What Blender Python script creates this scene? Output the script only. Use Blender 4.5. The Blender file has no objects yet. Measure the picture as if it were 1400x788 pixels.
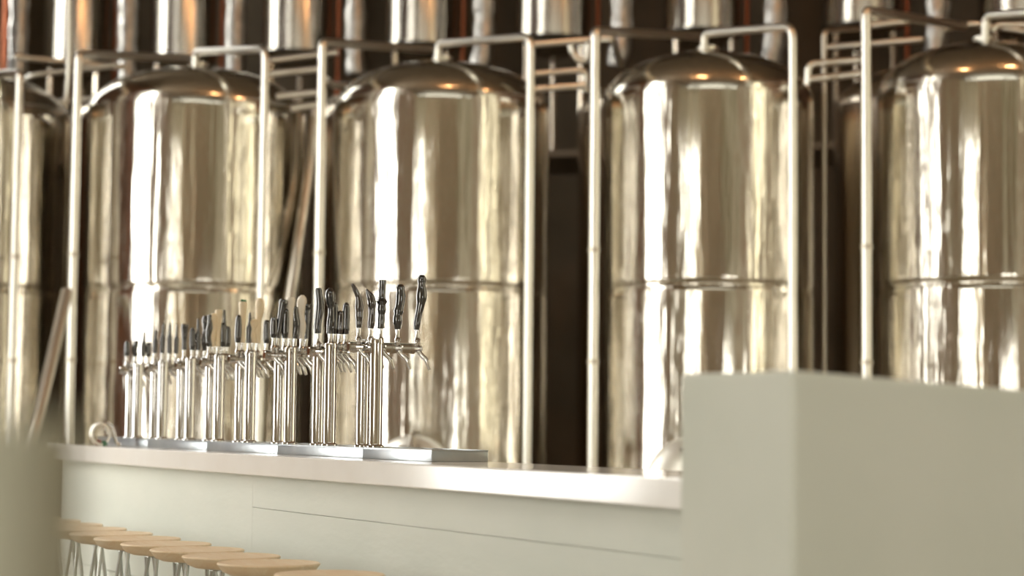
import bpy, bmesh, math, random
from mathutils import Vector, Matrix
random.seed(7)
C = bpy.context.scene.collection
pi = math.pi
# ------------------------------------------------------------------ camera
F_PX = 2722.0; EYE = 1.207
cam_d = bpy.data.cameras.new('camera'); cam = bpy.data.objects.new('camera', cam_d); C.objects.link(cam)
cam_d.sensor_width = 36; cam_d.lens = 36 * F_PX / 1400; cam_d.clip_end = 200
cam_d.dof.use_dof = True; cam_d.dof.focus_distance = 7.3; cam_d.dof.aperture_fstop = 1.7
p_, r_ = math.atan(183.5 / F_PX), math.atan(0.010)
FW = Vector((0, math.cos(p_), math.sin(p_))); U0 = Vector((0, -math.sin(p_), math.cos(p_))); X0 = Vector((1, 0, 0))
RX = X0 * math.cos(r_) + U0 * math.sin(r_); UP = U0 * math.cos(r_) - X0 * math.sin(r_)
CAM = Vector((0, 0, EYE))
m = Matrix((RX, UP, -FW)).transposed().to_4x4(); m.translation = CAM
cam.matrix_world = m
bpy.context.scene.camera = cam
# ------------------------------------------------------------------ world and exposure
w = bpy.data.worlds.new('world'); bpy.context.scene.world = w; w.use_nodes = True
bg = w.node_tree.nodes['Background']; bg.inputs[0].default_value = (1.0, 0.985, 0.93, 1); bg.inputs[1].default_value = 6.8
vs = bpy.context.scene.view_settings
vs.view_transform = 'Standard'; vs.look = 'None'; vs.gamma = 1; vs.exposure = 1.16
bpy.context.scene.cycles.max_bounces = 10
bpy.context.scene.cycles.sample_clamp_indirect = 6
def portal(loc, rot, sx, sy):
    l = bpy.data.lights.new('window_daylight', 'AREA'); l.shape = 'RECTANGLE'; l.size = sx; l.size_y = sy
    l.cycles.is_portal = True
    o = bpy.data.objects.new('window_daylight', l); C.objects.link(o); o.location = loc; o.rotation_euler = rot

def ray(px, py): return FW + RX * ((px - 700) / F_PX) + UP * ((394 - py) / F_PX)
def P(px, py, d): return CAM + ray(px, py) * d
def onz(px, py, z):
    r = ray(px, py); return CAM + r * ((z - EYE) / r.z)
def proj(q):
    d = q - CAM; k = d.dot(FW)
    return 700 + F_PX * d.dot(RX) / k, 394 - F_PX * d.dot(UP) / k, k
def z_at(px, py, q):                       # height at which the sight line (px,py) passes the depth of point q
    return P(px, py, (q - CAM).dot(FW)).z

# ------------------------------------------------------------------ materials
def new_mat(name, col, rough=0.5, metal=0.0, **kw):
    mt = bpy.data.materials.new(name); mt.use_nodes = True
    b = mt.node_tree.nodes['Principled BSDF']
    b.inputs['Base Color'].default_value = (*col, 1); b.inputs['Roughness'].default_value = rough
    b.inputs['Metallic'].default_value = metal
    for k, v in kw.items(): b.inputs[k.replace('_', ' ')].default_value = v
    return mt
def nd(mt, t, **kw):
    n = mt.node_tree.nodes.new(t)
    for k, v in kw.items(): setattr(n, k, v)
    return n
def mottle(mt, c1, c2, scale=3, detail=4, bump=0.0, bscale=40, stretch=(1, 1, 1)):
    L = mt.node_tree.links; b = mt.node_tree.nodes['Principled BSDF']
    tc = nd(mt, 'ShaderNodeTexCoord'); mp = nd(mt, 'ShaderNodeMapping'); mp.inputs['Scale'].default_value = stretch
    L.new(tc.outputs['Object'], mp.inputs[0])
    n = nd(mt, 'ShaderNodeTexNoise'); n.inputs['Scale'].default_value = scale; n.inputs['Detail'].default_value = detail
    L.new(mp.outputs[0], n.inputs['Vector'])
    r = nd(mt, 'ShaderNodeValToRGB'); r.color_ramp.elements[0].position = .3; r.color_ramp.elements[1].position = .7
    r.color_ramp.elements[0].color = (*c1, 1); r.color_ramp.elements[1].color = (*c2, 1)
    L.new(n.outputs[0], r.inputs[0]); L.new(r.outputs[0], b.inputs['Base Color'])
    if bump:
        n2 = nd(mt, 'ShaderNodeTexNoise'); n2.inputs['Scale'].default_value = bscale
        L.new(mp.outputs[0], n2.inputs['Vector'])
        bp = nd(mt, 'ShaderNodeBump'); bp.inputs['Strength'].default_value = bump; bp.inputs['Distance'].default_value = .01
        L.new(n2.outputs[0], bp.inputs['Height']); L.new(bp.outputs[0], b.inputs['Normal'])
    return mt
def steel(name, col, rough, aniso, amp, rvar=0.0):
    """brushed vessel steel: the brushing runs round the vessel, the plate is faintly uneven"""
    mt = new_mat(name, col, rough, 1.0); L = mt.node_tree.links; b = mt.node_tree.nodes['Principled BSDF']
    b.inputs['Anisotropic'].default_value = aniso
    tg = nd(mt, 'ShaderNodeTangent', direction_type='RADIAL', axis='Z'); L.new(tg.outputs[0], b.inputs['Tangent'])
    tc = nd(mt, 'ShaderNodeTexCoord'); sp = nd(mt, 'ShaderNodeSeparateXYZ'); L.new(tc.outputs['Object'], sp.inputs[0])
    at = nd(mt, 'ShaderNodeMath', operation='ARCTAN2'); L.new(sp.outputs[0], at.inputs[0]); L.new(sp.outputs[1], at.inputs[1])
    oi = nd(mt, 'ShaderNodeObjectInfo'); mu = nd(mt, 'ShaderNodeMath', operation='MULTIPLY'); mu.inputs[1].default_value = 60
    L.new(oi.outputs['Random'], mu.inputs[0])
    zz = nd(mt, 'ShaderNodeMath', operation='MULTIPLY'); zz.inputs[1].default_value = .06; L.new(sp.outputs[2], zz.inputs[0])
    cb = nd(mt, 'ShaderNodeCombineXYZ'); L.new(at.outputs[0], cb.inputs[0]); L.new(mu.outputs[0], cb.inputs[1]); L.new(zz.outputs[0], cb.inputs[2])
    n = nd(mt, 'ShaderNodeTexNoise'); n.inputs['Scale'].default_value = 6; n.inputs['Detail'].default_value = 5; n.inputs['Roughness'].default_value = .5
    L.new(cb.outputs[0], n.inputs['Vector'])
    bp = nd(mt, 'ShaderNodeBump'); bp.inputs['Strength'].default_value = 1; bp.inputs['Distance'].default_value = amp
    L.new(n.outputs[0], bp.inputs['Height']); L.new(bp.outputs[0], b.inputs['Normal'])
    return mt

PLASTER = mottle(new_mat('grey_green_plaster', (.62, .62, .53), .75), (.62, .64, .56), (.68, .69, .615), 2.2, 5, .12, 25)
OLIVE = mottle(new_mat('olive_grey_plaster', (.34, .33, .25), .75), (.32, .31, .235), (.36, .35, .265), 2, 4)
PANEL = mottle(new_mat('painted_board', (.62, .63, .55), .55), (.63, .66, .585), (.69, .71, .635), 2.0, 6, .1, 14, (1, 1, 3))
STONE = mottle(new_mat('pale_stone_top', (.86, .82, .76), .12), (.88, .85, .80), (.92, .90, .86), 5, 6)
STEEL = steel('vessel_steel', (.68, .64, .56), .10, .7, .016)
STEEL_DOME = steel('dome_steel', (.68, .65, .56), .16, .3, .004)
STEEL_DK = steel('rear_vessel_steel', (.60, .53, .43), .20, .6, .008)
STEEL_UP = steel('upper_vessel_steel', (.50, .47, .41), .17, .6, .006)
PIPE = new_mat('pipe_steel', (.95, .93, .85), .32, 1.0)
PIPE_DULL = new_mat('dull_pipe_steel', (.62, .57, .48), .35, 1.0)
CHROME = new_mat('chrome', (.74, .735, .72), .07, 1.0)
TRAY = mottle(new_mat('tray_steel', (.5, .52, .54), .32, 1.0), (.42, .46, .49), (.55, .57, .58), 9, 4)
GLAZE = new_mat('black_glaze', (.012, .013, .015), .12)
BROWNG = new_mat('brown_black_glaze', (.022, .013, .011), .12)
for g_ in (GLAZE, BROWNG):
    g_.node_tree.nodes['Principled BSDF'].inputs['Coat Weight'].default_value = 1; g_.node_tree.nodes['Principled BSDF'].inputs['Coat IOR'].default_value = 1.9
    g_.node_tree.nodes['Principled BSDF'].inputs['Coat Roughness'].default_value = .06
CREAM = mottle(new_mat('cream_ceramic', (.80, .68, .50), .35), (.90, .74, .50), (.93, .82, .62), 14, 3)
BONE = mottle(new_mat('bone_ceramic', (.80, .74, .64), .4), (.88, .80, .67), (.92, .86, .76), 14, 3)
GREEN = new_mat('leaf_green', (.04, .20, .09), .4)
RED = new_mat('valve_red', (.28, .08, .06), .4)
COPPER = new_mat('copper_pipe', (.36, .13, .07), .35, 1.0)
FOIL = mottle(new_mat('foil_wrap', (.62, .60, .56), .3, 1.0), (.36, .35, .32), (.55, .53, .50), 20, 4, 1.0, 22, (1, 1, .6))
GALV = new_mat('galvanised_steel', (.55, .57, .54), .35, 1.0)
def wood_mat(name, c1, c2, rough=.5):
    mt = new_mat(name, c1, rough); L = mt.node_tree.links; b = mt.node_tree.nodes['Principled BSDF']
    tc = nd(mt, 'ShaderNodeTexCoord'); mp = nd(mt, 'ShaderNodeMapping'); mp.inputs['Scale'].default_value = (3, 30, 30)
    oi = nd(mt, 'ShaderNodeObjectInfo'); ml = nd(mt, 'ShaderNodeMath', operation='MULTIPLY'); ml.inputs[1].default_value = 30
    L.new(oi.outputs['Random'], ml.inputs[0]); L.new(ml.outputs[0], mp.inputs['Location'])
    L.new(tc.outputs['Object'], mp.inputs[0])
    n = nd(mt, 'ShaderNodeTexNoise'); n.inputs['Scale'].default_value = 1.2; n.inputs['Detail'].default_value = 6; n.inputs['Distortion'].default_value = 1.2
    L.new(mp.outputs[0], n.inputs['Vector'])
    r = nd(mt, 'ShaderNodeValToRGB'); r.color_ramp.elements[0].position = .35; r.color_ramp.elements[1].position = .65
    r.color_ramp.elements[0].color = (*c1, 1); r.color_ramp.elements[1].color = (*c2, 1)
    L.new(n.outputs[0], r.inputs[0]); L.new(r.outputs[0], b.inputs['Base Color'])
    return mt
WOOD = wood_mat('pale_seat_wood', (.86, .66, .42), (.92, .76, .54))
ROOMWALL = mottle(new_mat('warm_room_plaster', (.52, .45, .33), .8), (.45, .415, .32), (.54, .50, .40), .8, 5)
FRONTWALL = mottle(new_mat('ochre_plaster', (.42, .37, .28), .8), (.33, .30, .21), (.40, .365, .26), .8, 5)
BACKWALL = mottle(new_mat('dark_brown_wall', (.10, .075, .05), .8), (.17, .135, .09), (.24, .19, .13), 1.5, 5)
CEIL = mottle(new_mat('brown_ceiling_boards', (.20, .15, .10), .7), (.15, .11, .07), (.26, .20, .14), 1, 5, 0, 1, (6, .4, 1))
FLOOR = mottle(new_mat('polished_concrete', (.42, .37, .29), .35), (.36, .32, .25), (.46, .41, .33), 1.2, 6)
BRICK = mottle(new_mat('terracotta_pier', (.42, .17, .09), .8), (.34, .13, .07), (.50, .22, .13), 7, 3)
BRICKDK = mottle(new_mat('dark_brown_brick', (.2, .1, .06), .8), (.14, .08, .05), (.24, .13, .08), 5, 3)
BROWNPAINT = new_mat('brown_gantry_paint', (.20, .16, .11), .6)
DARKMETAL = new_mat('dark_frame_metal', (.05, .045, .04), .5, .5)
BULB = bpy.data.materials.new('warm_bulb'); BULB.use_nodes = True
_b = BULB.node_tree.nodes['Principled BSDF']; _b.inputs['Emission Color'].default_value = (1, .50, .22, 1); _b.inputs['Emission Strength'].default_value = 260
TINT = bpy.data.materials.new('dimming_tint_glass'); TINT.use_nodes = True
_n = TINT.node_tree; _n.nodes.clear()
_o = _n.nodes.new('ShaderNodeOutputMaterial'); _t = _n.nodes.new('ShaderNodeBsdfTransparent'); _t.inputs[0].default_value = (.55, .53, .46, 1)  # tint added to dim daylight from the right window
_n.links.new(_t.outputs[0], _o.inputs[0])

ROOF_TINT = TINT.copy(); ROOF_TINT.name = 'fill_rooflight_glass'; ROOF_TINT.node_tree.nodes['Transparent BSDF'].inputs[0].default_value = (.36, .36, .345, 1)  # tint limits the fill coming through the added rooflight
# ------------------------------------------------------------------ mesh helpers
def obj(name, bm, mat, parent=None, smooth=False, **tags):
    me = bpy.data.meshes.new(name); bmesh.ops.recalc_face_normals(bm, faces=bm.faces[:]); bm.to_mesh(me); bm.free()
    if smooth:
        me.polygons.foreach_set('use_smooth', [True] * len(me.polygons))
        try: me.set_sharp_from_angle(angle=math.radians(38))
        except Exception: pass
    me.materials.append(mat)
    o = bpy.data.objects.new(name, me); C.objects.link(o)
    if parent: o.parent = parent
    for k, v in tags.items(): o[k] = v
    return o
def thing(name, label, cat, loc=(0, 0, 0), rotz=0, group=None):
    o = bpy.data.objects.new(name, None); o.empty_display_size = .1; C.objects.link(o)
    o.location = loc; o.rotation_euler = (0, 0, rotz); o['label'] = label; o['category'] = cat
    if group: o['group'] = group
    return o
def box(bm, lo, hi):
    r = bmesh.ops.create_cube(bm, size=1)
    for v in r['verts']: v.co = Vector([(lo[i] + hi[i]) / 2 + v.co[i] * (hi[i] - lo[i]) for i in range(3)])
    return r['verts']
def bevel(bm, w, seg=2):
    bmesh.ops.bevel(bm, geom=bm.edges[:], offset=w, segments=seg, affect='EDGES', profile=.5); return bm
def prism(bm, pts, z0, z1):
    a = [bm.verts.new((p[0], p[1], z0)) for p in pts]; b = [bm.verts.new((p[0], p[1], z1)) for p in pts]
    bm.faces.new(a); bm.faces.new(b[::-1]); n = len(pts)
    for i in range(n): bm.faces.new((a[i], a[(i + 1) % n], b[(i + 1) % n], b[i]))
    return bm
def lathe(bm, prof, seg=32, cx=0, cy=0):
    rings = []
    for r, z in prof:
        if r < 1e-5: rings.append([bm.verts.new((cx, cy, z))])
        else: rings.append([bm.verts.new((cx + r * math.cos(2 * pi * i / seg), cy + r * math.sin(2 * pi * i / seg), z)) for i in range(seg)])
    for a, b in zip(rings, rings[1:]):
        for i in range(seg):
            j = (i + 1) % seg
            if len(a) == 1 and len(b) == 1: continue
            if len(a) == 1: bm.faces.new((a[0], b[i], b[j]))
            elif len(b) == 1: bm.faces.new((a[i], a[j], b[0]))
            else: bm.faces.new((a[i], a[j], b[j], b[i]))
    for rg in (rings[0], rings[-1]):
        if len(rg) > 1:
            try: bm.faces.new(rg)
            except ValueError: pass
    return bm
def fillet(pts, rad, n=5):
    pts = [Vector(p) for p in pts]; out = [pts[0]]
    for a, b, c in zip(pts, pts[1:], pts[2:]):
        d1 = (a - b); d2 = (c - b); q = min(rad, d1.length * .45, d2.length * .45)
        s = b + d1.normalized() * q; e = b + d2.normalized() * q
        for i in range(n + 1):
            t = i / n; out.append(s * (1 - t) ** 2 + b * 2 * t * (1 - t) + e * t * t)
    return out + [pts[-1]]
def tube(bm, pts, r, seg=10, flat=1.0):
    pts = [Vector(p) for p in pts]; n = len(pts)
    rs = r if isinstance(r, (list, tuple)) else [r] * n
    t = (pts[1] - pts[0]).normalized()
    a = t.orthogonal() if abs(t.z) < .9 else t.cross(Vector((0, 1, 0)))
    a.normalize(); rings = []
    for i in range(n):
        tt = (pts[min(i + 1, n - 1)] - pts[max(i - 1, 0)]).normalized()
        a = (a - tt * a.dot(tt)).normalized(); b = tt.cross(a)
        rings.append([bm.verts.new(pts[i] + (a * math.cos(2 * pi * k / seg) + b * math.sin(2 * pi * k / seg) * flat) * rs[i]) for k in range(seg)])
    for p, q in zip(rings, rings[1:]):
        for i in range(seg): bm.faces.new((p[i], p[(i + 1) % seg], q[(i + 1) % seg], q[i]))
    bm.faces.new(rings[0][::-1]); bm.faces.new(rings[-1])
    return bm
def B(): return bmesh.new()
def copy_tree(o, parent=None):
    c = o.copy(); C.objects.link(c)
    if parent: c.parent = parent
    for ch in list(o.children): copy_tree(ch, c)
    return c

# ================================================================== THE ROOM
XL, XR, YB, YF, ZH = -6.5, 9.0, -6.0, 24.0, 9.2
obj('floor', prism(B(), [(XL, YB), (XR, YB), (XR, YF), (XL, YF)], -.1, 0), FLOOR, kind='structure')
SK = (-5.8, 8.4, -5.6, -0.6)      # unseen rooflight, added for fill light: x0,x1,y0,y1
bm = B()
for (a, b, c, d) in ((XL, SK[0], YB, YF), (SK[1], XR, YB, YF), (SK[0], SK[1], YB, SK[2]), (SK[0], SK[1], SK[3], YF)): box(bm, (a, c, ZH), (b, d, ZH + .1))
obj('ceiling', bm, CEIL, kind='structure')
bm = B()
for (a, b, c, d) in ((SK[0], SK[1], SK[2], SK[2] + .1), (SK[0], SK[1], SK[3] - .1, SK[3]), (SK[0], SK[0] + .1, SK[2], SK[3]), (SK[1] - .1, SK[1], SK[2], SK[3])): box(bm, (a, c, ZH - .1), (b, d, ZH + .1))
sky = obj('fill_rooflight', bm, DARKMETAL, kind='structure')
for i in range(1, 5):
    x = SK[0] + (SK[1] - SK[0]) * i / 5; q_ = B(); box(q_, (x - .04, SK[2], ZH), (x + .04, SK[3], ZH + .08)); obj('glazing_bar', q_, DARKMETAL, sky)
q_ = B(); box(q_, (SK[0], SK[2], ZH + .05), (SK[1], SK[3], ZH + .058)); obj('pane', q_, ROOF_TINT, sky)
portal(((SK[0] + SK[1]) / 2, (SK[2] + SK[3]) / 2, ZH + .15), (0, 0, 0), SK[1] - SK[0], SK[3] - SK[2])
obj('wall_back', prism(B(), [(XL, YF), (XR, YF), (XR, YF + .2), (XL, YF + .2)], 0, ZH), BACKWALL, kind='structure')
WD = (6.4, 8.0, .05, 2.5)         # glazed garden doors behind the viewer, at the right: x0,x1,z0,z1
bm = B()
for (a, b, c, d) in ((XL, WD[0], 0, ZH), (WD[1], XR, 0, ZH), (WD[0], WD[1], WD[3], ZH), (WD[0], WD[1], 0, WD[2])): box(bm, (a, YB - .2, c), (b, YB, d))
obj('wall_front', bm, FRONTWALL, kind='structure')
bm = B()
for (a, b, c, d) in ((WD[0], WD[0] + .08, WD[2], WD[3]), (WD[1] - .08, WD[1], WD[2], WD[3]), (WD[0], WD[1], WD[3] - .08, WD[3]), ((WD[0] + WD[1]) / 2 - .07, (WD[0] + WD[1]) / 2 + .07, WD[2], WD[3])): box(bm, (a, YB - .15, c), (b, YB - .05, d))
obj('door_1', bm, DARKMETAL, kind='structure')
portal(((WD[0] + WD[1]) / 2, YB - .25, (WD[2] + WD[3]) / 2), (pi / 2, 0, 0), WD[1] - WD[0], WD[3] - WD[2])
WL = (9.3, 11.05, .6, 8.4)
WC = (18.4, 19.5, 4.8, 8.8)     # high window far back in the left wall      # left window y0,y1,z0,z1
WR = (6.2, 8.3, .8, 8.4)
WN = (-5.6, -2.6, .5, 5.6)     # unseen left-wall window behind the viewer, added to light the bar
def wall_with_windows(name, x0, x1, wins):
    bm = B(); y = YB
    for (y0, y1, z0, z1) in wins:
        box(bm, (x0, y, 0), (x1, y0, ZH)); box(bm, (x0, y0, 0), (x1, y1, z0)); box(bm, (x0, y0, z1), (x1, y1, ZH)); y = y1
    box(bm, (x0, y, 0), (x1, YF, ZH))
    return obj(name, bm, ROOMWALL, kind='structure')
wall_with_windows('wall_left', XL - .2, XL, [WN, WL, WC])
wall_with_windows('wall_right', XR, XR + .2, [WR])
def window(name, x, win, ny, nz, glass=None):
    y0, y1, z0, z1 = win; bm = B(); t = .04
    fw = .07
    for (a, b, c, d) in ((y0, y0 + fw, z0, z1), (y1 - fw, y1, z0, z1), (y0, y1, z0, z0 + fw), (y0, y1, z1 - fw, z1)):
        box(bm, (x - t, a, c), (x + t, b, d))
    fr = obj(name, bm, DARKMETAL, kind='structure')
    for i in range(1, ny):
        y = y0 + (y1 - y0) * i / ny; obj('mullion', (lambda q: (box(q, (x - .025, y - .025, z0), (x + .025, y + .025, z1)), q)[1])(B()), DARKMETAL, fr)
    for i in range(1, nz):
        z = z0 + (z1 - z0) * i / nz; obj('mullion', (lambda q: (box(q, (x - .02, y0, z - .02), (x + .02, y1, z + .02)), q)[1])(B()), DARKMETAL, fr)
    if glass: obj('pane', (lambda q: (box(q, (x - .004, y0, z0), (x + .004, y1, z1)), q)[1])(B()), glass, fr)
window('window_1', XL - .1, WL, 3, 4)
window('window_2', XR + .1, WR, 3, 4, TINT)
window('fill_window', XL - .1, WN, 3, 2)
portal((XL - .25, (WN[0] + WN[1]) / 2, (WN[2] + WN[3]) / 2), (0, -pi / 2, 0), WN[3] - WN[2], WN[1] - WN[0])
window('window_4', XL - .1, WC, 3, 2)
portal((XL - .25, (WC[0] + WC[1]) / 2, (WC[2] + WC[3]) / 2), (0, -pi / 2, 0), WC[3] - WC[2], WC[1] - WC[0])
portal((XL - .25, (WL[0] + WL[1]) / 2, (WL[2] + WL[3]) / 2), (0, -pi / 2, 0), WL[3] - WL[2], WL[1] - WL[0])
portal((XR + .25, (WR[0] + WR[1]) / 2, (WR[2] + WR[3]) / 2), (0, pi / 2, 0), WR[3] - WR[2], WR[1] - WR[0])
# unseen brick, terracotta and plaster pieces, added for what the tanks reflect
obj('unseen_trim_9', prism(B(), [(XL, 11.3), (XL + .08, 11.3), (XL + .08, 18.3), (XL, 18.3)], 0, ZH), BRICKDK, kind='structure')  # cladding added to darken the tanks' sides in reflection
obj('unseen_trim_10', prism(B(), [(XR - .08, 11.2), (XR, 11.2), (XR, YF), (XR - .08, YF)], 0, ZH), BRICKDK, kind='structure')
n = 11
for (x, wd, mt) in ((-5.3, .3, 'D'), (-3.9, .18, 'P'), (-1.7, .12, 'B'), (-.9, .45, 'D'), (-.2, .10, 'P'), (2.1, .35, 'D'), (2.9, .12, 'B'), (3.6, .25, 'P'), (5.3, .3, 'D')):
    obj('unseen_trim_%d' % n, prism(B(), [(x, YB), (x + wd, YB), (x + wd, YB + .15), (x, YB + .15)], 0, ZH), {'D': BRICKDK, 'P': PLASTER, 'B': BRICK}[mt], kind='structure'); n += 1  # strips added to break the tank reflections into vertical streaks
n = 1
for (x0, x1, y0, y1) in ((XL + .08, XL + .3, 12.4, 12.8), (XL, XL + .25, 7.9, 8.3), (XL, XL + .25, 5.2, 5.6), (XR - .25, XR, 10.2, 10.7), (XR - .25, XR, 2.6, 3.2),
                         (-3.0, -2.7, YB, YB + .25), (0.9, 1.15, YB, YB + .25), (4.4, 4.8, YB, YB + .25)):
    obj('unseen_trim_%d' % n, prism(B(), [(x0, y0), (x1, y0), (x1, y1), (x0, y1)], 0, ZH), BRICK, kind='structure'); n += 1

# ================================================================== THE BAR
ZC = 1.07
A_ = onz(64, 607, ZC); B_ = onz(925, 654, ZC)
u = (B_ - A_); BL = u.length; u.normalize(); v = Vector((-u.y, u.x, 0))
if v.y < 0: v = -v
ANG = math.atan2(u.y, u.x)
def bp(s, t, z=0): return Vector((A_.x, A_.y, 0)) + u * s + v * t + Vector((0, 0, z))
def s_for(px, t, z):
    lo, hi = -1.5, 12
    for _ in range(50):
        md = (lo + hi) / 2
        if proj(bp(md, t, z))[0] < px: lo = md
        else: hi = md
    return lo
# the plaster block at the right end
DC = 3.9
CO = P(1083, 506, DC); ZB = CO.z
s_c = (CO - bp(0, 0, CO.z)).dot(u); t_c = (CO - bp(0, 0, CO.z)).dot(v)
s_l = s_for(929, t_c, ZB)
LE = bp(s_l, t_c); CC = bp(s_c, t_c)
def on_line(px, base, d):      # point of the line base + d*k seen at image column px
    lo, hi = 0, 30
    for _ in range(60):
        md = (lo + hi) / 2
        if proj(base + d * md)[0] < px: lo = md
        else: hi = md
    return base + d * lo
RR = on_line(1400, CO, v); zR = z_at(1400, 533, RR); sl = (zR - ZB) / (RR - CO).length
LW = 1.7
bm = B()
tops = [(LE, ZB), (CC, ZB), (CC + v * LW, ZB + sl * LW), (LE + v * LW, ZB + sl * LW)]
a = [bm.verts.new((q.x, q.y, 0)) for q, z in tops]; b = [bm.verts.new((q.x, q.y, z)) for q, z in tops]
bm.faces.new(a); bm.faces.new(b[::-1])
for i in range(4): bm.faces.new((a[i], a[(i + 1) % 4], b[(i + 1) % 4], b[i]))
bevel(bm, .012, 3)
o = obj('plaster_block', bm, PLASTER, label='tall smooth grey-green plastered block at the right end of the bar, higher than the counter', category='plaster block')
s_end = s_l - .004
TH = .079; SD = .43
# counter top
bm = prism(B(), [bp(0, 0)[:2], bp(s_end, 0)[:2], bp(s_end, SD)[:2], bp(0, SD)[:2]], ZC - TH, ZC); bevel(bm, .005, 2)
obj('counter_top', bm, STONE, label='long pale stone counter top running along the bar under the tap towers', category='counter')
# bar body with boards
s_b = s_for(85, .05, 1.0)
bar = thing('bar_counter', 'long grey-green panelled bar front under the pale counter top', 'bar', bp(s_b, .05, 0), ANG)
Lb = s_end - s_b
# local frame: x along the bar, y towards the back (v)
sgn = 1 if abs(math.sin(ANG + pi / 2) - v.y) < .1 else -1
def loc_poly(x0, x1, y0, y1): return [(x0, sgn * y0), (x1, sgn * y0), (x1, sgn * y1), (x0, sgn * y1)]
obj('bar_core', prism(B(), loc_poly(.012, Lb, .03, SD - .08), 0, ZC - TH - .002), PLASTER, bar)
zj = .862
xj = s_for(345, .05, zj) - s_b
for (x0, x1, z0, z1) in ((0, xj - .0005, .482, ZC - TH - .002), (0, xj - .0005, .10, .478), (xj + .0005, Lb, .10, .478), (xj + .0005, Lb, .482, zj - .0007), (xj + .0005, Lb, zj + .0007, ZC - TH - .002)):
    bm = prism(B(), loc_poly(x0, x1, 0, .03), z0, z1); bevel(bm, .0006, 1)
    obj('panel', bm, PANEL, bar)
obj('kick_board', prism(B(), loc_poly(.02, Lb, .05, .07), 0, .098), DARKMETAL, bar)
bm = prism(B(), loc_poly(-.012, -.0005, -.001, SD - .08), 0, ZC - TH - .002)
obj('end_panel', bm, PANEL, bar)

# drip trays
TT = .185; TW = .215; ZT = ZC + .040
edges = [590, 496, 379, 282, 201, 133]
tl = ['plain end section of steel drip tray under the nearest tap tower, its front in shade',
      'bluish steel drip tray section left of the end section, under the second tap tower',
      'steel drip tray section in the middle of the row of trays',
      'blurred steel drip tray section fourth from the right',
      'farthest steel drip tray section at the left end of the bar']
for i in range(5):
    s1 = s_for(edges[i], TT, ZC); s0 = s_for(edges[i + 1], TT, ZC) + .002
    t = thing('drip_tray', tl[i], 'drip tray', bp(s0, TT, ZC), ANG, 'steel drip trays on the counter')
    Lt = s1 - s0; bm = B()
    prism(bm, loc_poly(0, Lt, 0, TW), .0005, .034); bevel(bm, .002, 2)
    obj('tray_body', bm, TRAY, t, smooth=True)
    bm = B()
    for (a, b, c, d) in ((0, Lt, 0, .006), (0, Lt, TW - .006, TW), (0, .006, .006, TW - .006), (Lt - .006, Lt, .006, TW - .006)):
        prism(bm, loc_poly(a, b, c, d), .034, .040)
    obj('rim', bm, TRAY, t)
    bm = prism(B(), loc_poly(.008, Lt - .008, .008, TW - .008), .0345, .038)
    obj('drain_plate', bm, TRAY, t)

# ------------------------------------------------------------------ tap towers
TC = .245                     # how far behind the counter edge the columns stand
ZA = 1.478                    # axis height of the cross arm
ZF = 1.548                    # where a handle starts
wdir = (u * .62 + v * .78).normalized()
K = dict(
    bottle=[(0, .0085), (.1, .0115), (.3, .0115), (.45, .0135), (.6, .018), (.72, .0165), (.82, .0115), (.9, .0145), (.97, .0145), (1, .008)],
    gnarl=[(0, .0105), (.12, .014), (.25, .0165), (.33, .013), (.4, .017), (.55, .0145), (.7, .0165), (.85, .0145), (.96, .014), (1, .008)],
    knob=[(0, .013), (.1, .0125), (.25, .0125), (.4, .015), (.52, .0145), (.56, .0185), (.62, .0125), (.72, .012), (.78, .0125), (.92, .0115), (.97, .013), (1, .012)],
    hook=[(0, .0095), (.15, .012), (.35, .014), (.5, .015), (.58, .0135), (.7, .010), (.85, .009), (.95, .0075), (1, .004)],
    horn=[(0, .010), (.15, .0125), (.35, .0115), (.5, .012), (.65, .0145), (.78, .0135), (.9, .0095), (.97, .006), (1, .003)],
    wave=[(0, .011), (.1, .0125), (.3, .0125), (.45, .014), (.55, .0145), (.7, .0125), (.9, .0115), (.97, .0115), (1, .009)],
    bullet=[(0, .0105), (.2, .013), (.5, .0135), (.8, .0125), (.93, .0105), (1, .004)],
    step=[(0, .0115), (.3, .0125), (.52, .013), (.6, .008), (.75, .0065), (.92, .006), (1, .004)],
    club=[(0, .0105), (.3, .0145), (.45, .0125), (.55, .012), (.7, .0165), (.85, .019), (.95, .015), (1, .006)],
    flare=[(0, .0105), (.3, .0105), (.6, .0125), (.8, .014), (.95, .0165), (1, .013)],
)
def handle_bm(kind, Ln, seed, lean):
    thick = {'hook': 1.08, 'horn': 1.15, 'step': 1.05, 'bottle': 1.2, 'club': 1.12}.get(kind, 1.16) * (1 if seed < 40 else .92)
    rnd = random.Random(seed); prof = K[kind]; pts = []; rs = []
    N = 18
    for i in range(N + 1):
        t = i / N
        for (a, ra), (b, rb) in zip(prof, prof[1:]):
            if a <= t <= b:
                q = (t - a) / (b - a); q = q * q * (3 - 2 * q); r = (ra + (rb - ra) * q) * thick; break
        off = Vector((0, 0, 0))
        side = wdir if rnd.random() < 2 else v
        if kind == 'hook': off -= v * (.022 * max(0, (t - .62) / .38) ** 1.6) - v * .004 * math.sin(pi * t)
        elif kind == 'horn': off -= v * (.016 * max(0, (t - .7) / .3) ** 1.5) - v * .005 * math.sin(pi * t * 1.2)
        elif kind in ('wave', 'bottle', 'gnarl', 'club'): off += v * .0035 * math.sin(t * 7 + seed)
        off += lean * t * Ln
        r *= 1 + .05 * math.sin(t * 31 + seed) * (kind in ('gnarl', 'knob', 'hook'))
        pts.append(Vector((0, 0, t * Ln)) + off); rs.append(r)
    return tube(B(), pts, rs, 14)
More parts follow.
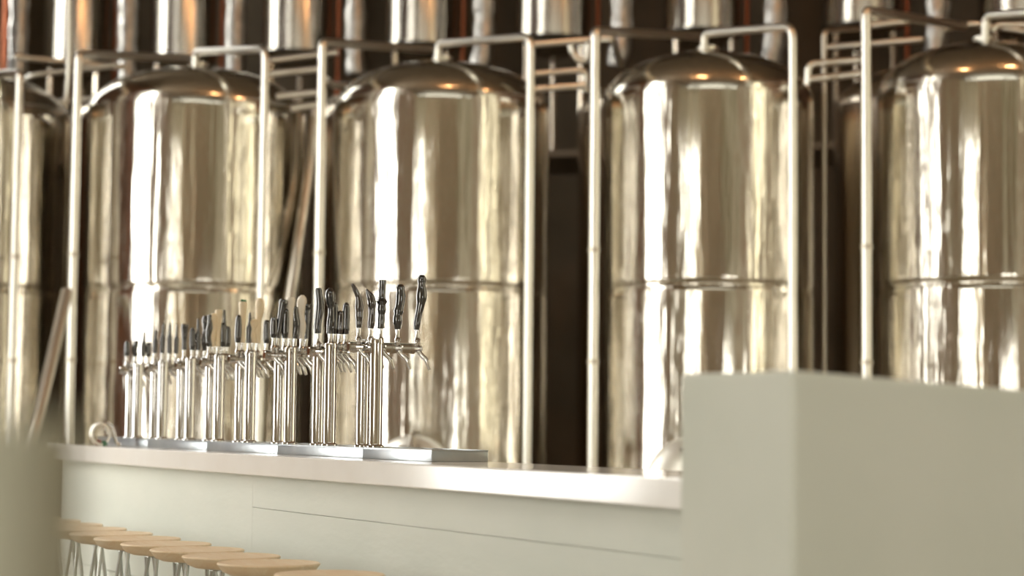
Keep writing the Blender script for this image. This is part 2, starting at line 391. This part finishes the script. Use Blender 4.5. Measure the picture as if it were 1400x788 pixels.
def cap_leaf():
    bm = B()
    for a in (0, 2.1, 4.2):
        tube(bm, [(0, 0, 0), (.008 * math.cos(a), .008 * math.sin(a), .008), (.016 * math.cos(a), .016 * math.sin(a), .006)], [.004, .006, .001], 8)
    return bm
# mesh pieces shared by every faucet; local origin = on the arm axis, pointing along wdir
W = wdir
def q3(a, z): return W * a + Vector((0, 0, z))
bm = B(); tube(bm, [q3(-.004, 0), q3(.012, 0), q3(.013, 0), q3(.030, 0), q3(.031, 0), q3(.040, 0)], [.011, .011, .014, .014, .010, .010], 14)
ME_F = obj('faucet', bm, CHROME, smooth=True)
bm = B(); tube(bm, fillet([q3(.022, -.004), q3(.038, -.026), q3(.058, -.042), q3(.070, -.078)], .02), [.0095] * 2 + [.0092] * 6 + [.0085] * 5 + [.0062], 12)
ME_S = obj('spout', bm, CHROME, smooth=True)
bm = B(); tube(bm, [q3(.020, .006), q3(.020, .020), q3(.020, .021), q3(.020, .031), q3(.020, .032), q3(.020, .040), q3(.020, .041), q3(.020, ZF - ZA)],
     [.0105, .0135, .009, .013, .0135, .008, .0075, .0088], 14)
ME_C = obj('lever_collar', bm, CHROME, smooth=True)
for o_ in (ME_F, ME_S, ME_C): C.objects.unlink(o_)
def sub(src, parent, loc=(0, 0, 0)):
    c = src.copy(); C.objects.link(c); c.parent = parent; c.location = loc; return c
b_, c_, n_ = GLAZE, CREAM, BONE
towers = [
 (505, [(487, 388, 'hook', BROWNG, -1), (503, 395, 'horn', BROWNG, 0), (517, 382, 'knob', b_, .5), (540, 388, 'gnarl', b_, 1.2), (567, 375, 'bottle', b_, 2.2)],
  'nearest chrome tap tower, two tall columns in sharp focus with five twisted dark handles'),
 (443, [(432, 393, 'wave', b_, 0), (448, 393, 'club', b_, 0), (453, 412, 'bullet', b_, 0), (461, 424, 'bullet', BROWNG, .5), (469, 413, 'bullet', b_, .2)],
  'second nearest chrome tap tower, with only black handles in a tight cluster'),
 (389, [(371, 433, 'bullet', b_, 0), (376, 409, 'flare', b_, 3.5), (386, 421, 'bullet', b_, .8), (393, 406, 'flare', n_, 0), (400, 419, 'wave', b_, 0), (409, 403, 'club', n_, 0), (415, 415, 'flare', b_, 0)],
  'third nearest chrome tap tower, with two bone white handles among black ones'),
 (335, [(322, 430, 'bullet', b_, .6), (328, 412, 'flare', c_, 0), (337, 427, 'step', b_, .6), (342, 436, 'club', c_, .4), (349, 407, 'club', c_, .6), (361, 437, 'bullet', b_, 0)],
  'fourth nearest chrome tap tower, with fat cream handles and one green leaf tipped handle'),
 (293, [(283, 430, 'wave', b_, 0), (288, 428, 'club', c_, 0), (295, 423, 'flare', c_, 0), (301, 441, 'bullet', b_, 0), (304, 423, 'step', b_, -.5), (308, 446, 'bullet', b_, 0)],
  'fifth tap tower from the near end, with one slim cream handle between black ones'),
 (254, [(249, 443, 'flare', b_, 0), (260, 448, 'bullet', b_, 0), (268, 435, 'step', b_, -.4), (277, 431, 'club', b_, 0)],
  'sixth tap tower from the near end, four black handles, out of focus'),
 (217, [(209, 451, 'step', b_, .8), (219, 441, 'step', b_, .6), (229, 441, 'step', b_, 0), (238, 443, 'step', b_, .3)],
  'seventh tap tower from the near end, with thin necked black handles'),
 (183, [(171, 466, 'bullet', b_, 0), (182, 465, 'wave', b_, .5), (193, 453, 'step', b_, .6), (200, 468, 'bullet', b_, .8)],
  'farthest tap tower at the left end of the drip trays, strongly blurred'),
]
ME_COL = None
for ti, (pc, hs, lab) in enumerate(towers):
    s0 = s_for(pc, TC, ZC + .2); base = bp(s0, TC, ZT - .0015)
    t = thing('tap_tower', lab, 'beer tap tower', base, 0, 'chrome tap towers along the bar')
    sx = (s_for(pc + 9.6, TC, 1.3) - s0)
    Hc = 1.509 - base.z; dz0 = -.032 * ti / 7
    for sg in (-1, 1):
        if ME_COL is None:
            bm = lathe(B(), [(.033, 0), (.033, .006), (.0262, .010), (.0245, .014), (.0245, Hc - .02), (.0262, Hc - .018), (.0262, Hc - .006), (.024, Hc), (0, Hc)], 28)
            ME_COL = obj('column', bm, CHROME, t, smooth=True); c = ME_COL
        else:
            c = ME_COL.copy(); C.objects.link(c); c.parent = t
        c.location = u * sg * min(sx, .06); c.scale = (1, 1, (Hc + dz0) / Hc)
    # cross arm
    cen = base.copy(); offs = []
    ppm = (proj(base + v * .1 + Vector((0, 0, .35)))[0] - proj(base + Vector((0, 0, .35)))[0]) / .1
    for (hx, hy, kd, mt, ln) in hs:
        offs.append((hx - pc - 1.0) / ppm - .012)
    lo, hi = min(min(offs) - .02, -.035), max(max(offs) + .012, .035)
    dz_ = -.032 * ti / 7; za = ZA - base.z + dz_
    bm = B(); tube(bm, [v * lo + Vector((0, 0, za)), v * (lo + .004) + Vector((0, 0, za)), v * (hi - .004) + Vector((0, 0, za)), v * hi + Vector((0, 0, za))], [.014, .0185, .0185, .014], 16)
    for of in offs:
        tube(bm, [v * (of - .008) + Vector((0, 0, za)), v * (of + .008) + Vector((0, 0, za))], .0205, 16)
    obj('cross_arm', bm, CHROME, t, smooth=True)
    # bracket plate on top of the arm
    bm = B()
    q = [v * lo - u * .016, v * hi - u * .016, v * hi + u * .016, v * lo + u * .016]
    prism(bm, [(a.x, a.y) for a in q], za + .0165, za + .0195); obj('arm_plate', bm, CHROME, t)
    for k, ((hx, hy, kd, mt, ln), of) in enumerate(zip(hs, offs)):
        f = sub(ME_F, t, v * of + Vector((0, 0, za)))
        sub(ME_S, f); sub(ME_C, f)
        top = z_at(hx, hy, base + v * of)
        Ln = top - ZF - dz_
        lean = v * .045 * ln
        hb = obj('tap_handle', handle_bm(kd, Ln, ti * 10 + k, lean), mt, f, smooth=True)
        hb.location = W * .020 + Vector((0, 0, ZF - ZA))
        if mt is not GLAZE: hb['label'] = 'cream ceramic tap handle' if mt is CREAM else ('bone white tap handle' if mt is BONE else 'brownish black curved tap handle')
        if (hx, hy) == (328, 412):
            # the green leaf sits on the handle's tip: joined to the faucet as a sub-part
            g = obj('leaf_tip', cap_leaf(), GREEN, f, smooth=True, label='green leaf on the handle tip'); g.location = hb.location + Vector((0, 0, Ln - .003)) + lean * Ln
for o_ in (ME_F, ME_S, ME_C): bpy.data.objects.remove(o_)

# coiled hose and valve at the far end
s0 = s_for(150, .20, ZC); cpos = bp(s_for(148, .07, ZC), .07, ZC)
t = thing('hose_coil', 'small coiled metal hose with a round fitting at the far left end of the counter', 'hose', cpos, 0)
bm = B(); pts = [Vector((-.050 + .046 * math.cos(a) + .012 * a / 6, .0, .058 + .050 * math.sin(a))) + Vector((0, -.006 * a / 3, 0)) for a in [i * .3 for i in range(38)]]
tube(bm, pts, .0068, 10); obj('hose', bm, PIPE, t, smooth=True)
bm = B(); tube(bm, [(-.048, -.02, .0165), (-.048, .02, .0165)], .016, 14); obj('valve_body', bm, RED, t, smooth=True, label='red valve body')
bm = B(); tube(bm, [(-.018, -.02, .0145), (-.018, .02, .0145)], .014, 14); obj('hose_cap', bm, GREEN, t, smooth=True, label='dark green cap')
bm = B(); lathe(bm, [(0, .078), (.012, .08), (.018, .092), (.018, .100), (.012, .108), (0, .11)], 16, -.022, 0); obj('fitting', bm, CHROME, t, smooth=True)
bm = B(); tube(bm, fillet([(-.01, 0, .115), (.015, 0, .10), (.03, 0, .05), (.042, 0, .010), (.062, 0, .010)], .03), .009, 10); obj('outlet_pipe', bm, CHROME, t, smooth=True)

# ------------------------------------------------------------------ stools
ZS = EYE - .470; SR = .170
def make_stool():
    d2 = .155
    t = thing('bar_stool', 'bar stool', 'bar stool', (0, 0, 0))
    bm = lathe(B(), [(0, -.045), (.085, -.045), (.125, -.041), (.152, -.030), (.163, -.014), (SR, -.006), (SR, -.003), (SR - .004, 0), (.14, -.002), (.09, -.0045), (0, -.005)], 48)
    for vv in bm.verts: vv.co.z += ZS
    obj('seat', bm, WOOD, t, smooth=True)
    obj('mounting_plate', lathe(B(), [(0, ZS - .050), (.08, ZS - .050), (.08, ZS - .0452), (0, ZS - .0452)], 20), GALV, t)
    for k in range(4):
        a = pi / 4 + k * pi / 2; d = Vector((math.cos(a), math.sin(a), 0)); e = Vector((-d.y, d.x, 0))
        bm = B()
        tube(bm, fillet([d * .07 + Vector((0, 0, ZS - .050)), d * .09 + Vector((0, 0, ZS - .17)), d * .165 + Vector((0, 0, .008))], .02, 3), .0078, 8)
        obj('leg', bm, GALV, t, smooth=True)
    ring = [Vector((.158 * math.cos(i * pi / 16), .158 * math.sin(i * pi / 16), .22)) for i in range(33)]
    obj('foot_ring', tube(B(), [p * 1.0 - Vector((p.x, p.y, 0)) * .16 for p in ring], .006, 8), GALV, t, smooth=True)
    return t
stool0 = make_stool()
right_tips = [512, 440, 379, 327, 280, 238, 200, 166, 136, 108, 83]
names = ['nearest round wooden bar stool, its pale seat cut off by the bottom of the photo', 'second nearest round wooden bar stool, the last whole seat in front of the bar',
         'third wooden bar stool from the near end of the row', 'fourth wooden bar stool from the near end of the row', 'fifth wooden bar stool from the near end, near the middle of the row',
         'sixth wooden bar stool from the near end, in the middle of the row', 'seventh wooden bar stool from the near end of the row', 'fourth farthest wooden bar stool in the row',
         'third farthest wooden bar stool, blurred', 'second farthest wooden bar stool, beside the end of the bar', 'farthest wooden bar stool, half hidden behind the blurred wall end at left']
# the stools stand on a line parallel with the bar
c1 = onz(363, 768.5, ZS); tst = (c1 - bp(0, 0, ZS)).dot(v)
def stool_s(px):
    lo, hi = -3, 9
    for _ in range(50):
        md = (lo + hi) / 2; pr = proj(bp(md, tst, ZS))
        if pr[0] + SR * F_PX / pr[2] < px: lo = md
        else: hi = md
    return lo
sa, sb = stool_s(438), stool_s(109); print('stool spacing', (sa - sb) / 8)
for i, px in enumerate(right_tips):
    lo = sa - (sa - sb) / 8 * (i - 1) + (.16 if i == 0 else 0)
    o = stool0 if i == 0 else copy_tree(stool0)
    o.location = bp(lo, tst, 0); o.rotation_euler = (0, 0, ANG + random.uniform(-.05, .05))
    o['label'] = names[i]; o['group'] = 'wooden stools along the bar'

# wall end close to the camera at left
q = P(46, 572, .95)
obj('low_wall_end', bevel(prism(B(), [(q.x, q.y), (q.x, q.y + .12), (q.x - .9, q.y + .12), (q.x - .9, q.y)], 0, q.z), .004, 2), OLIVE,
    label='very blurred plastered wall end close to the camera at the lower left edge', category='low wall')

# ================================================================== THE VESSELS
def ellip(a, b, z, n=14, r0=0.0):
    return [(max(a * math.cos(k * pi / 2 / n), 0 if k == n else 1e-3), z + b * math.sin(k * pi / 2 / n)) for k in range(n + 1)]
def pipe_thing(parent, name, pts, r, mat=None, rad=.09, seg=12, label=None):
    inv = Vector(parent.location)
    bm = tube(B(), [p - inv for p in fillet(pts, rad)], r, seg)
    o = obj(name, bm, mat or PIPE, parent, smooth=True)
    if label: o['label'] = label
    return o
ZSEAM = P(966, 388, 14.0 - .75).z; ZD = P(966, 113, 14.0 - .75).z; ZAP = P(966, 68, 13.95).z
tanks = [(-62, 15.1, 155, 'farthest left steel fermenting tank, cut off by the left edge of the photo'),
         (265, 14.85, 150, 'second steel tank from the left, behind the blurred tap towers'),
         (601, 14.5, 148, 'middle steel tank, directly behind the nearest tap tower'),
         (967, 14.0, 145, 'steel tank second from the right, above the left end of the plaster block'),
         (1347, 13.55, 150, 'rightmost steel tank, cut off by the right edge above the plaster block')]
TK = []
for (px, D, rp, lab) in tanks:
    c = P(px, 394, D); R = rp * D / F_PX / (1 + ((px - 700) / F_PX) ** 2) ** .5
    t = thing('fermenting_tank', lab, 'steel tank', (c.x, c.y, 0), 0, 'front row of tall steel tanks'); TK.append((t, R, D))
    obj('lower_shell', lathe(B(), [(R * .985, .75), (R, .80), (R, .82), (R, 1.2), (R * 1.0, ZSEAM - .05), (R * 1.0, ZSEAM - .03), (R * .985, ZSEAM - .004)], 96), STEEL, t, smooth=True)
    obj('upper_shell', lathe(B(), [(R * .985, ZSEAM + .004), (R * .998, ZSEAM + .035), (R * .999, ZSEAM + .055), (R * 1.0, ZD - .06), (R * 1.0, ZD - .02), (R * .997, ZD)], 96), STEEL, t, smooth=True)
    obj('weld_seam', lathe(B(), [(R * .98, ZSEAM - .012), (R * .992, ZSEAM - .008), (R * .994, ZSEAM), (R * .992, ZSEAM + .008), (R * .98, ZSEAM + .012)], 96), STEEL, t, smooth=True)
    obj('dome', lathe(B(), ellip(R * .996, ZAP - ZD, ZD + .002, 18), 96), STEEL_DOME, t, smooth=True)
    obj('cone_bottom', lathe(B(), [(.08, .30), (R * .985, .748)], 64), STEEL, t, smooth=True)
    for k in range(4):
        a = pi / 4 + k * pi / 2
        obj('leg', tube(B(), [(R * .8 * math.cos(a), R * .8 * math.sin(a), 0), (R * .8 * math.cos(a), R * .8 * math.sin(a), .72)], .05, 12), STEEL_DK, t, smooth=True)
    obj('dome_nozzle', lathe(B(), [(.05, ZAP - .02), (.05, ZAP + .03), (.075, ZAP + .03), (.075, ZAP + .05), (0, ZAP + .05)], 20), PIPE, t, smooth=True)
# round manway doors low on the shells
def manway(t, R, px, py, rad):
    c = t.location; d0 = P(px, py, (Vector(c) - CAM).dot(FW) - R * .97)
    dirv = Vector((d0.x - c.x, d0.y - c.y, 0)).normalized(); rt = Vector((-dirv.y, dirv.x, 0)); cen = dirv * R * .93 + Vector((0, 0, d0.z))
    bm = B(); rings = []
    for (a, r) in ((0, rad), (.12, rad), (.12, rad * 1.1), (.15, rad * 1.1), (.155, rad * 1.0), (.17, rad * .92), (.19, rad * .5), (.195, .01)):
        rings.append([bm.verts.new(cen + dirv * a + (rt * math.cos(k * pi / 20) + Vector((0, 0, 1)) * math.sin(k * pi / 20)) * r) for k in range(40)])
    for p, q in zip(rings, rings[1:]):
        for k in range(40): bm.faces.new((p[k], p[(k + 1) % 40], q[(k + 1) % 40], q[k]))
    bm.faces.new(rings[-1]); bm.faces.new(rings[0])
    mw = obj('manway_door', bm, PIPE, t, smooth=True)
    bm = B()
    tube(bm, [cen + dirv * .14 + Vector((0, 0, rad * 1.15)), cen + dirv * .24 + Vector((0, 0, rad * .8))], .018, 10)
    tube(bm, [cen + dirv * .24 + rt * .08 + Vector((0, 0, rad * .8)), cen + dirv * .24 - rt * .08 + Vector((0, 0, rad * .8))], .012, 10)
    obj('clamp_handle', bm, CHROME, mw, smooth=True)
manway(TK[2][0], TK[2][1], 566, 655, .27); manway(TK[3][0], TK[3][1], 950, 665, .30); manway(TK[1][0], TK[1][1], 232, 665, .27)
# cleaning pipes: up from the dome, across, and down at the right of each tank
for k, (x0, yb, yt, x1, y1) in {1: (267, 97, 71, 363, 67), 2: (599, 86, 60, 726, 50), 3: (963, 68, 46, 1084, 36), 4: (1347, 50, 21, 1470, 14)}.items():
    t, R, D = TK[k]; d1 = D - R - .12
    pa = P(x0, yt, D); low = P(x1 + 2, 640, d1); tp = P(x1, y1, d1)
    pipe_thing(t, 'cleaning_pipe', [Vector((pa.x, pa.y, ZAP - .01)), pa, tp, Vector((tp.x, tp.y, .5))], .029, rad=.09)
# vent pipes: a riser at the left of each tank whose top bends back over the dome
for k, (x0, y0, x1, y1) in {0: (27, 100, 30, 96), 1: (107, 74, 262, 80), 2: (441, 58, 598, 68), 3: (814, 42, 960, 50), 4: (1184, 14, 1318, 36)}.items():
    t, R, D = TK[k]; d1 = D - R * .75
    tp = P(x0, y0, d1)
    pts = [Vector((tp.x, tp.y, .5)), tp, P(x1, y1, D + 1.0)]
    if k == 0: pts = [Vector((tp.x, tp.y, .5)), tp, P(-40, 104, D)]
    pipe_thing(t, 'vent_pipe', pts, .033, rad=.05)
    for zz in (1.6, 2.35):
        obj('pipe_clamp', lathe(B(), [(.034, zz), (.041, zz), (.041, zz + .03), (.034, zz + .03)], 14, tp.x - t.location.x, tp.y - t.location.y), PIPE_DULL, t, smooth=True)
# slender sight pipe and braces
t, R, D = TK[4]; tp = P(1127, 42, 14.2)
pipe_thing(t, 'sight_pipe', [Vector((tp.x, tp.y, .6)), tp, P(1180, 38, 14.6)], .021, PIPE_DULL, .05)
t, R, D = TK[2]
pipe_thing(t, 'drain_pipe', [P(432, 150, 14.9), P(424, 230, 14.8), P(392, 440, 14.3), P(388, 640, 14.2)], .045, PIPE_DULL, .2)
t, R, D = TK[0]
pipe_thing(t, 'brace_pipe', [P(92, 398, 14.0), P(48, 590, 13.2), P(20, 700, 13.0)], .040, PIPE_DULL, .1)
pipe_thing(t, 'riser_pipe', [P(94, -40, 15.6), P(94, 95, 15.6), P(90, 150, 15.6)], .028, PIPE, .1)
obj('flange', (lambda q: (tube(q, [P(89, 135, 15.55) - t.location, P(89, 142, 15.55) - t.location], .05, 14), q)[1])(B()), PIPE, t)

# pipe frames between the tanks
def frame(lab, runs, r=.026):
    c0 = P(*runs[0][0]); t = thing('pipe_frame', lab, 'pipe frame', (c0.x, c0.y, 0), 0, 'pipe frames between the tanks')
    for run in runs:
        pipe_thing(t, 'pipe_run', [P(*q) for q in run], r, PIPE, .05, 10)
frame('short horizontal steel pipes joining the leftmost two tanks at dome height', [[(30, 112, 16.2), (44, 103, 16.2), (160, 89, 16.3)], [(96, 138, 16.2), (150, 134, 16.2)], [(20, 78, 16.2), (170, 92, 16.6)]])
frame('ladder-like steel pipes between the second and the middle tank', [[(368, 101, 14.5), (440, 94, 14.5)], [(378, 132, 14.0), (438, 126, 14.0)], [(398, 149, 14.1), (434, 143, 14.1)], [(370, 83, 15.4), (462, 72, 15.4)], [(445, 108, 14.4), (455, 117, 14.6), (476, 117, 15.0)]])
frame('ladder-like steel pipes between the middle tank and the tank second from the right', [[(728, 61, 14.1), (838, 52, 14.1), (848, 90, 14.5)], [(730, 101, 14.6), (801, 96, 14.6), (801, 126, 14.6)], [(730, 122, 13.9), (800, 117, 13.9)], [(804, 58, 14.6), (802, 82, 14.6), (792, 84, 14.6), (782, 72, 14.6), (780, 60, 14.6)]])
frame('ladder-like steel pipes just left of the rightmost tank', [[(1104, 116, 13.55), (1105, 88, 13.55), (1178, 82, 13.55)], [(1105, 109, 13.5), (1178, 101, 13.5)], [(1128, 65, 14.6), (1262, 54, 14.6)], [(1186, 35, 14.1), (1244, 29, 14.1)]])
frame('thin steel pipes over the dome of the rightmost tank', [[(1356, 42, 13.6), (1364, 34, 13.6), (1430, 33, 13.5)], [(1290, 40, 14.6), (1330, 32, 14.6), (1420, 46, 14.6)]], .022)

# rear row of tanks
ZD2 = P(1150, 126, 15.0).z
for (px, D, lab) in ((206, 17.2, 'darker rear tank showing in the gap left of the second tank'), (543, 16.8, 'darker rear tank showing in the gap left of the middle tank'),
                     (912, 16.2, 'darker rear tank showing in the gap left of the tank second from the right'), (1268, 15.7, 'darker rear tank showing in the gap left of the rightmost tank')):
    c = P(px, 394, D); R = .735
    t = thing('rear_tank', lab, 'steel tank', (c.x, c.y, 0), 0, 'rear row of steel tanks')
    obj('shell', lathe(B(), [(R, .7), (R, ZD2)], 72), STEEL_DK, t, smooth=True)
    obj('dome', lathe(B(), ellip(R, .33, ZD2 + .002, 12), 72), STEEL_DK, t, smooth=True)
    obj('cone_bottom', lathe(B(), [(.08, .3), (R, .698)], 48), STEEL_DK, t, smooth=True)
    for k in range(4):
        a = pi / 4 + k * pi / 2
        obj('leg', tube(B(), [(R * .8 * math.cos(a), R * .8 * math.sin(a), 0), (R * .8 * math.cos(a), R * .8 * math.sin(a), .7)], .05, 10), STEEL_DK, t, smooth=True)

# upper row: slender vessels on a raised steel gantry
cols = [(106, 88, 18.6), (251, 89, 18.25), (407, 95, 17.9), (576, 98, 17.5), (757, 104, 17.1), (960, 106, 16.75), (1178, 108, 16.45), (1395, 112, 16.1)]
cols = [(a, b, c * 1.13) for a, b, c in cols]
ZU = P(106, 92, 18.6 * 1.13).z
ordn = ['leftmost', 'second from the left', 'third from the left', 'fourth from the left', 'above the middle tank', 'third from the right', 'second from the right', 'rightmost']
pts_base = []
for i, (px, wd, D) in enumerate(cols):
    c = P(px, 40, D); R = wd / 2 * D / F_PX
    t = thing('slender_vessel', ordn[i] + ' slender steel vessel raised behind the tanks', 'steel vessel', (c.x, c.y, 0), 0, 'slender raised vessels behind the tanks')
    top = 8.4
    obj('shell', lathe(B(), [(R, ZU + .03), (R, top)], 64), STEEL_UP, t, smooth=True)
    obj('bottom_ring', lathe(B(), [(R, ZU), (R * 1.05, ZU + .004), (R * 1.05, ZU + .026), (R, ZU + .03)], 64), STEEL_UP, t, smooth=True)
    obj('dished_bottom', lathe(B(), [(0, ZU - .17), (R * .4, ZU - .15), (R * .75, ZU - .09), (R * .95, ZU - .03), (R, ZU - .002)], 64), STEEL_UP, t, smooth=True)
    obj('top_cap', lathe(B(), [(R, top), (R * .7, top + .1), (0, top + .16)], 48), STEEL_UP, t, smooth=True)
    for k in range(3):
        a = pi / 2 + k * 2 * pi / 3
        obj('leg', tube(B(), [(R * .82 * math.cos(a), R * .82 * math.sin(a), 3.80), (R * .82 * math.cos(a), R * .82 * math.sin(a), ZU - .05)], .03, 8), STEEL_DK, t, smooth=True)
    pts_base.append(Vector((c.x, c.y, 0)))
    # copper line at its right and a foil wrapped duct in the gap
    cp = P(px + wd * .5 + 8, 40, D); cp.z = 0
    obj('copper_pipe', tube(B(), [(cp.x, cp.y, 3.8), (cp.x, cp.y, 9.19)], .026, 10), COPPER, None, smooth=True, label='upright copper pipe right of the ' + ordn[i] + ' slender vessel', category='pipe', group='copper pipes behind the tanks')
    fx = {0: 174, 1: 322, 2: 486, 3: 662, 4: 850, 5: 1060, 6: 1282}.get(i)
    if fx:
        fc = P(fx, 40, D - .55); bm = B(); q = []; rs = []
        zb = z_at(fx, 112 - i * 5, fc)
        rr = .105
        for k in range(46):
            zz = 9.15 - (9.15 - zb) * k / 45
            off = .05 * max(0, (k - 42) / 3) ** 1.5 * (-1 if i > 2 else .3)
            q.append((fc.x + off, fc.y, zz)); rs.append(rr * (1 + .09 * math.sin(k * 2.4 + i) + random.uniform(-.05, .05)))
        tube(bm, q, rs, 14)
        obj('foil_duct', bm, FOIL, None, smooth=True, label='upright foil duct right of the ' + ordn[i] + ' slender vessel', category='duct', group='foil wrapped ducts behind the tanks')
fc = P(26, 40, 18.0); bm = B(); q = [(fc.x, fc.y, 9.15 - k * .12) for k in range(42)]
tube(bm, q, [.085 * (1 + .09 * math.sin(k * 2.4) + random.uniform(-.05, .05)) for k in range(42)], 14)
obj('foil_duct', bm, FOIL, None, smooth=True, label='upright foil duct near the left edge, left of all the slender vessels', category='duct', group='foil wrapped ducts behind the tanks')
cp = P(8, 40, 20); obj('copper_pipe', tube(B(), [(cp.x, cp.y, 3.8), (cp.x, cp.y, 9.19)], .035, 10), COPPER, None, smooth=True, label='upright copper pipe at the very left edge', category='pipe', group='copper pipes behind the tanks')
# gantry that carries them
a, b = pts_base[0], pts_base[-1]; d = (b - a).normalized(); e = Vector((-d.y, d.x, 0)); L0 = (b - a).length
gt = thing('steel_gantry', 'dark steel gantry carrying the slender vessels behind the tanks', 'gantry', (a.x, a.y, 0), math.atan2(d.y, d.x))
obj('deck', prism(B(), [(-.45, -.45), (L0 + .6, -.45), (L0 + .6, .9), (-.45, .9)], 3.73, 3.795), BROWNPAINT, gt)
for x in (-.35, L0 * .33, L0 * .66, L0 + .5):
    for y in (-.4, .8):
        obj('post', (lambda q: (box(q, (x - .06, y - .06, 0), (x + .06, y + .06, 3.729)), q)[1])(B()), BROWNPAINT, gt)

# ------------------------------------------------------------------ warm pendant lamps above the tanks
for i, (x, y, z, lab) in enumerate(((.3, 9.6, 7.9, 'warm pendant bulb high above the aisle in front of the tanks'), (4.6, 9.8, 7.9, 'warm pendant bulb high above the aisle at the right'))):
    t = thing('pendant_lamp', lab, 'pendant lamp', (x, y, ZH), 0, 'warm pendant bulbs')
    dz = z - ZH
    obj('cord', tube(B(), [(0, 0, 0), (0, 0, dz + .18)], .006, 6), DARKMETAL, t)
    obj('socket', lathe(B(), [(.0, dz + .18), (.03, dz + .18), (.035, dz + .09), (0, dz + .09)], 14), DARKMETAL, t)
    obj('bulb', lathe(B(), [(0, dz + .089), (.03, dz + .085), (.065, dz + .03), (.07, dz), (.055, dz - .05), (0, dz - .075)], 18), BULB, t, smooth=True)
